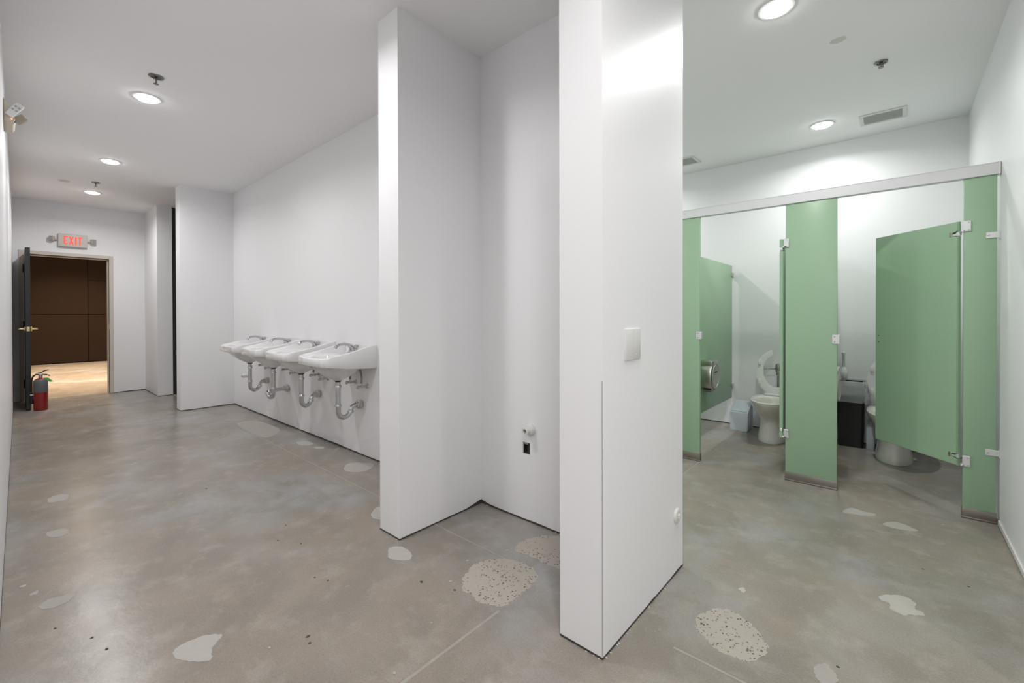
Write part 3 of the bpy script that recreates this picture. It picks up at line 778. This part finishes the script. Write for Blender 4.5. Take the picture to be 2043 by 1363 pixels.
def pilaster(x0, x1, label, keeper=None, wallbr=False):
    t = thing('pilaster', label, 'pilaster', ((x0 + x1) / 2, YP, 0), 0, 'green stall pilasters')
    w = (x1 - x0) / 2
    link('panel', MB().box(-w, 0, .012, w, .032, ZT, .003, 2), M_GREEN, t)
    mb = MB().box(-w - .003, -.004, 0.001, w + .003, .036, .064, .003, 2)
    mb.box(-w - .005, -.006, 0.001, w + .005, .038, .012, .003, 2)
    link('shoe', mb, M_SHOE, t, label='brushed metal shoe at the foot')
    if keeper:                       # latch keeper on the strike edge
        s = keeper
        mb = MB().box(s * w - .028 if s > 0 else -w - .012, -.005, 1.028, s * w + .012 if s > 0 else -w + .028, 0, 1.092, .002, 1)
        mb.box(s * w + .001 if s > 0 else -w - .016, -.006, 1.028, s * w + .016 if s > 0 else -w - .001, .03, 1.092, .002, 1)
        k = link('latch_keeper', mb, M_ALU, t, 30)
        for z in (1.042, 1.078):
            link('screw', MB().lathe([(.001, 0), (.004, 0), (.003, .002), (.001, .003)], 8, T(s * (w - .013), -.005, z) @ AX_NY), M_SHOE, k)
    if wallbr:
        for z in (1.70, .418):
            mb = MB().box(w - .045, -.006, z - .018, w + .014, 0, z + .018, .002, 1).box(w + .010, -.006, z - .026, w + .0145, .03, z + .018, .001, 1)
            k = link('wall_bracket', mb, M_ALU, t, 30)
            link('screw', MB().lathe([(.001, 0), (.006, 0), (.005, .003), (.001, .004)], 10, T(w - .034, -.006, z) @ AX_NY), M_STEEL, k)
    return t
pilaster(-1.544, -1.239, 'leftmost green pilaster, cut by the edge of the pillar', keeper=1)
pilaster(-0.620, -0.311, 'wide green pilaster between the two stall openings', keeper=1)
pilaster(0.306, 0.443, 'narrow green pilaster against the right wall', wallbr=True)
pilaster(-2.469, -2.163, 'green pilaster hidden behind the pillar', keeper=1)

def partition(x, label):
    t = thing('partition_panel', label, 'partition', (x, 3.84, 0), 0, 'green panels between the stalls')
    link('panel', MB().box(-.0125, 0, .305, .0125, 1.458, 1.778, .003, 2), M_GREEN, t)
    for z in (.44, 1.68):
        b = link('bracket', MB().box(-.020, 1.42, z - .022, .020, 1.497, z + .022, .003, 1), M_STEEL, t, 30)
        link('screw', MB().lathe([(.001, 0), (.006, 0), (.005, .004)], 10, T(.020, 1.44, z) @ AX_X), M_CHROME, b)
    return t
partition(-1.3895, 'green side panel inside the left stall, carrying a round paper dispenser')
partition(-0.4655, 'green panel behind the wide pilaster, between the two toilets')
partition(-2.316, 'green panel of the hidden stall behind the pillar')

def stall_door(hx, hy, angle, label, out_sign=1):
    """hinged at (hx,hy); angle 0 = closed running towards -X; positive swings into the stall (+Y)"""
    W = 0.590
    t = thing('stall_door', label, 'door', (hx, hy, 0), -angle, 'green stall doors')
    leaf_ = link('panel', MB().prism([(-W, .308), (-.004, .308), (-.004, .352), (-.042, .352), (-.042, .378), (-.004, .378), (-.004, 1.712), (-.042, 1.712), (-.042, 1.740), (-.004, 1.740), (-.004, 1.800), (-W, 1.800)], 0, .025, Matrix(((1, 0, 0, 0), (0, 0, 1, 0), (0, 1, 0, 0), (0, 0, 0, 1))), .004), M_GREEN, t)
    # hinge castings: one block notched into the leaf corner at top and bottom
    for z in (1.726, .365):
        hb = link('hinge_block', MB().box(-.056, -.002, z - .014, -.040, .027, z + .014, .002, 1), M_SHOE, leaf_, 30)
        link('hinge_arm', MB().box(-.046, .004, z - .010, .002, .021, z + .002, .002, 1).box(-.012, .003, z - .012, .001, .022, z + .013, .002, 1), M_ALU, hb, 30)
    for z in (1.078, 1.032):
        link('screw_hole', MB().lathe([(.001, 0), (.0045, 0), (.0045, .0015), (.001, .0016)], 8, T(-W + .028, 0, z) @ AX_NY), M_CHARCOAL, leaf_)
    link('latch', MB().box(-W + .012, .025, 1.03, -W + .062, .036, 1.085, .003, 1), M_ALU, leaf_, 30)
    hk = MB().tube([(-W / 2, .025, 1.55), (-W / 2, .06, 1.545), (-W / 2, .075, 1.575)], .006, 8)
    link('coat_hook', hk, M_CHROME, leaf_)
    return t
dR = stall_door(0.284, YP + .006, math.atan2(0.43, 0.398), 'green stall door on the right, swung half open into the stall')
dL = stall_door(-0.661, YP + .004, math.radians(90), 'green stall door seen edge on, folded back beside the wide pilaster')
# hinge plates screwed to the pilasters
def hinge_plate(x0, x1, z, side, par):
    t = link('hinge_plate', MB().box(x0, YP - .007, z - .031, x1, YP, z + .031, .003, 1), M_ALU, None, 30)
    return t
def parts_on_pilaster(pil, x0, x1, xs):
    px_ = pil.location.x
    for z in (1.766, .345):
        b = link('hinge_plate', MB().box(x0 - px_, -.008, z - .033, x1 - px_, -.0002, z + .033, .003, 1).box(xs[0] - px_, -.008, z - .033, xs[1] - px_, .03, z - .021, .002, 1), M_ALU, pil, 30)
        for dz in (-.022, .022):
            link('screw', MB().lathe([(.001, 0), (.0045, 0), (.004, .003), (.001, .0035)], 10, T((x0 + x1) / 2 - px_ + (x1 - x0) * .18, -.008, z + dz) @ AX_NY), M_STEEL, b)
pils = [o for o in scene.objects if o.name.startswith('pilaster')]
pm = min(pils, key=lambda o: abs(o.location.x + .4655)); pr = min(pils, key=lambda o: abs(o.location.x - .3745))
parts_on_pilaster(pm, -.632, -.598, (-.640, -.612))
parts_on_pilaster(pr, .303, .338, (.296, .312))

# ------------------------------------------------------------------ round steel paper dispensers
def dispenser(x, y, z, s, label):
    t = thing('paper_dispenser', label, 'dispenser', (x, y, z), 0 if s > 0 else PI, 'round steel toilet paper dispensers')
    link('drum', MB().lathe([(.136, 0), (.138, .004), (.138, .096), (.134, .108), (.125, .114), (.108, .115), (.106, .112), (.100, .112), (.098, .115), (.001, .116)], 44, AX_X), M_STEEL, t)
    link('top_plate', MB().box(.002, -.10, .100, .112, .10, .140, .006, 2), M_STEEL, t, 30)
    link('window_slot', MB().box(.1155, -.038, .030, .1175, .038, .040), M_BLACK, t, 0)
    link('lock', MB().lathe([(.001, 0), (.007, 0), (.006, .006), (.001, .007)], 12, T(.06, 0, .140)), M_CHROME, t)
    link('serrated_edge', MB().box(.02, -.07, -.150, .09, .07, -.128, .003, 1), M_SHOE, t, 30)
    return t
dispenser(-1.377, 4.32, 0.665, 1, 'round steel toilet paper dispenser on the left stall side panel')
d2 = dispenser(-0.453, 4.40, 0.665, 1, 'steel paper dispenser mostly hidden behind the wide pilaster')
link('paper_tail', MB().box(.03, -.055, -.30, .032, .055, -.13), M_PAPER, d2, 0)

# ------------------------------------------------------------------ toilets
def ell_ring(hw, yf, yb, z, n=48, sq=2.3):
    cy, ry = (yf + yb) / 2, (yb - yf) / 2
    o = []
    for i in range(n):
        a = 2 * PI * i / n
        c, s = math.cos(a), math.sin(a)
        e = 2 / (sq if s > 0 else 2.05)
        o.append((hw * math.copysign(abs(c) ** e, c), cy + ry * math.copysign(abs(s) ** e, s), z))
    return o
def toilet_parts(t):
    R_ = [ell_ring(.124, -.605, -.13, .001), ell_ring(.126, -.607, -.13, .012), ell_ring(.120, -.600, -.14, .05), ell_ring(.110, -.590, -.15, .12), ell_ring(.106, -.583, -.15, .18), ell_ring(.112, -.592, -.13, .225),
          ell_ring(.135, -.632, -.09, .27), ell_ring(.162, -.678, -.05, .32), ell_ring(.178, -.703, -.03, .36), ell_ring(.185, -.715, -.02, .385), ell_ring(.184, -.714, -.02, .398), ell_ring(.178, -.708, -.025, .402),
          ell_ring(.140, -.668, -.27, .400), ell_ring(.130, -.658, -.28, .390), ell_ring(.124, -.650, -.285, .36), ell_ring(.112, -.62, -.30, .30), ell_ring(.08, -.56, -.33, .22), ell_ring(.03, -.48, -.40, .18)]
    bowl = link('bowl', MB().rings(R_), M_PORC2, t, 50)
    for s in (-1, 1):
        link('bolt_cap', MB().lathe([(.014, 0), (.013, .012), (.004, .018)], 12, T(s * .132, -.33, 0.002)), M_PORC2, bowl)
    # raised open-front seat
    hinge_y, hz = -.235, .408
    inn, outr = [], []
    n = 28
    a0 = math.radians(-90 + 14)
    for i in range(n + 1):
        a = a0 + (math.radians(360 - 28)) * i / n
        outr.append((.186 * math.cos(a), -.235 + .235 * math.sin(a)))
        inn.append((.118 * math.cos(a), -.250 + .165 * math.sin(a)))
    SM = T(0, hinge_y, hz) @ RX(math.radians(-97))
    bm_ = MB()
    rings = []
    for (ox, oy), (ix, iy) in zip(outr, inn):
        mx, my = (ox + ix) / 2, (oy + iy) / 2
        rings.append([SM @ Vector(v) for v in ((ox, oy, .004), (ox, oy, .012), (mx + (ox - mx) * .6, my + (oy - my) * .6, .020), (mx + (ix - mx) * .6, my + (iy - my) * .6, .019), (ix, iy, .010), (ix, iy, .004), (mx, my, .0))])
    bm_.rings(rings, True, True)
    seat = link('seat', bm_, M_SEAT, t, 60)
    for (x, y) in ((.152, -.33), (-.152, -.33), (.150, -.13), (-.150, -.13)):
        link('bumper', MB().box(x - .013, y - .028, -.010, x + .013, y + .028, .003, .005, 2, SM), M_SEAT, seat)
    link('hinge', MB().box(-.10, hinge_y - .012, .402, .10, hinge_y + .022, .424, .006, 2), M_SEAT, seat)
    # flush valve
    mb = MB()
    mb.tube([(0, -.085, .395), (0, -.085, .62)], .0155, 14)
    mb.lathe([(.024, .395), (.024, .425), (.018, .435)], 14, T(0, -.085, 0))
    mb.lathe([(.020, .60), (.024, .605), (.024, .63), (.028, .635), (.033, .66), (.033, .70), (.028, .715), (.012, .722)], 20, T(0, -.085, 0))
    mb.tube([(0, -.085, .675), (.075, -.085, .675), (.12, -.085, .675)], .014, 12)
    mb.lathe([(.022, 0), (.022, .035), (.016, .04)], 14, T(.12, -.085, .675) @ AX_NY)
    mb.tube([(.12, -.085, .675), (.12, 0.0, .675)], .014, 12)
    mb.lathe([(.034, 0), (.034, .006), (.016, .012)], 20, T(.12, 0.0, .675) @ AX_NY)
    fv = link('flush_valve', mb, M_CHROME, t)
    link('flush_handle', MB().tube([(-.028, -.085, .665), (-.05, -.088, .663), (-.13, -.095, .658)], [.013, .006, .008], 10), M_CHROME, fv)
t1 = thing('toilet', 'toilet with raised seat in the left stall, beside the pale bin', 'toilet', (-0.918, 5.337, 0), 0, 'floor mounted toilets')
toilet_parts(t1)
t2 = copy_tree(t1); t2.location = (-0.012, 5.337, 0); t2['label'] = 'toilet mostly hidden behind the half open stall door'

# ------------------------------------------------------------------ sanitary bins
def san_bin(x0, y0, w, d, hf, hb, label):
    t = thing('sanitary_bin', label, 'bin', (x0, y0, 0), 0, 'pale sanitary bins')
    prof = [(0, .001), (d, .001), (d, hb), (d - .03, hb), (0.004, hf + .006), (0, hf)]
    link('body', MB().prism([(a, b) for a, b in prof], 0, w, Matrix(((0, 0, 1, 0), (1, 0, 0, 0), (0, 1, 0, 0), (0, 0, 0, 1))), .006), M_BIN, t)
    L = math.hypot(d - .034, hb - hf)
    link('lid', MB().box(.014, .012, .000, w - .014, L - .006, .006, .002, 1, T(0, .004, hf + .006) @ RX(math.atan2(hb - hf - .006, d - .034))), M_BIN, t)
    return t
san_bin(-1.340, 5.065, .172, .235, .190, .290, 'pale grey sanitary bin on the floor of the left stall')
san_bin(-0.203, 5.13, .058, .18, .20, .25, 'slim pale bin squeezed between the black can and the hidden toilet')

# ------------------------------------------------------------------ trash can with liner
t = thing('trash_can', 'black waste can with a clear liner in the right stall', 'trash can', (-0.320, 5.212, 0))
def rrect(hx, hy, z, r=.02, n=5, jit=0.0):
    o = []
    for cx, cy, a0 in ((hx - r, hy - r, 0), (-hx + r, hy - r, PI / 2), (-hx + r, -hy + r, PI), (hx - r, -hy + r, 1.5 * PI)):
        for k in range(n):
            a = a0 + PI / 2 * k / (n - 1)
            o.append((cx + r * math.cos(a) + random.uniform(-jit, jit), cy + r * math.sin(a) + random.uniform(-jit, jit), z + random.uniform(-jit, jit)))
    return o
link('can', MB().rings([rrect(.092, .082, .001), rrect(.100, .090, .30), rrect(.108, .097, .59), rrect(.112, .101, .60), rrect(.106, .095, .60), rrect(.100, .09, .40), rrect(.088, .078, .02)]), M_BLACK, t)
def rr2(hx, hy, z, j):
    base = rrect(hx, hy, z, .03, 9)
    return [(x + random.uniform(-j, j), y + random.uniform(-j, j), zz + random.uniform(-j, j)) for x, y, zz in base]
link('liner', MB().rings([rr2(.100, .090, .46, .004), rr2(.104, .094, .56, .003), rr2(.108, .097, .612, .002), rr2(.117, .106, .609, .004), rr2(.122, .110, .575, .007), rr2(.126, .113, .54, .009), rr2(.129, .116, .505, .011), rr2(.131, .118, .47, .013), rr2(.126, .112, .44, .014), rr2(.118, .106, .418, .014)], False, False), M_LINER, t, 60, label='crinkled clear plastic bag folded over the rim')

# toilet brush behind the wide pilaster
t = thing('toilet_brush', 'white brush handle sticking up out of the black can', 'brush', (-0.372, 5.20, 0.0))
link('bristles', MB().lathe([(.010, .40), (.034, .41), (.036, .47), (.012, .49)], 20), M_WPLASTIC, t)
link('collar', MB().lathe([(.010, .48), (.010, .60), (.024, .62), (.034, .66), (.030, .70), (.014, .73)], 20), M_WPLASTIC, t)
link('handle', MB().lathe([(.011, .72), (.010, .84), (.016, .85), (.016, .872), (.004, .878)], 14), M_WPLASTIC, t)
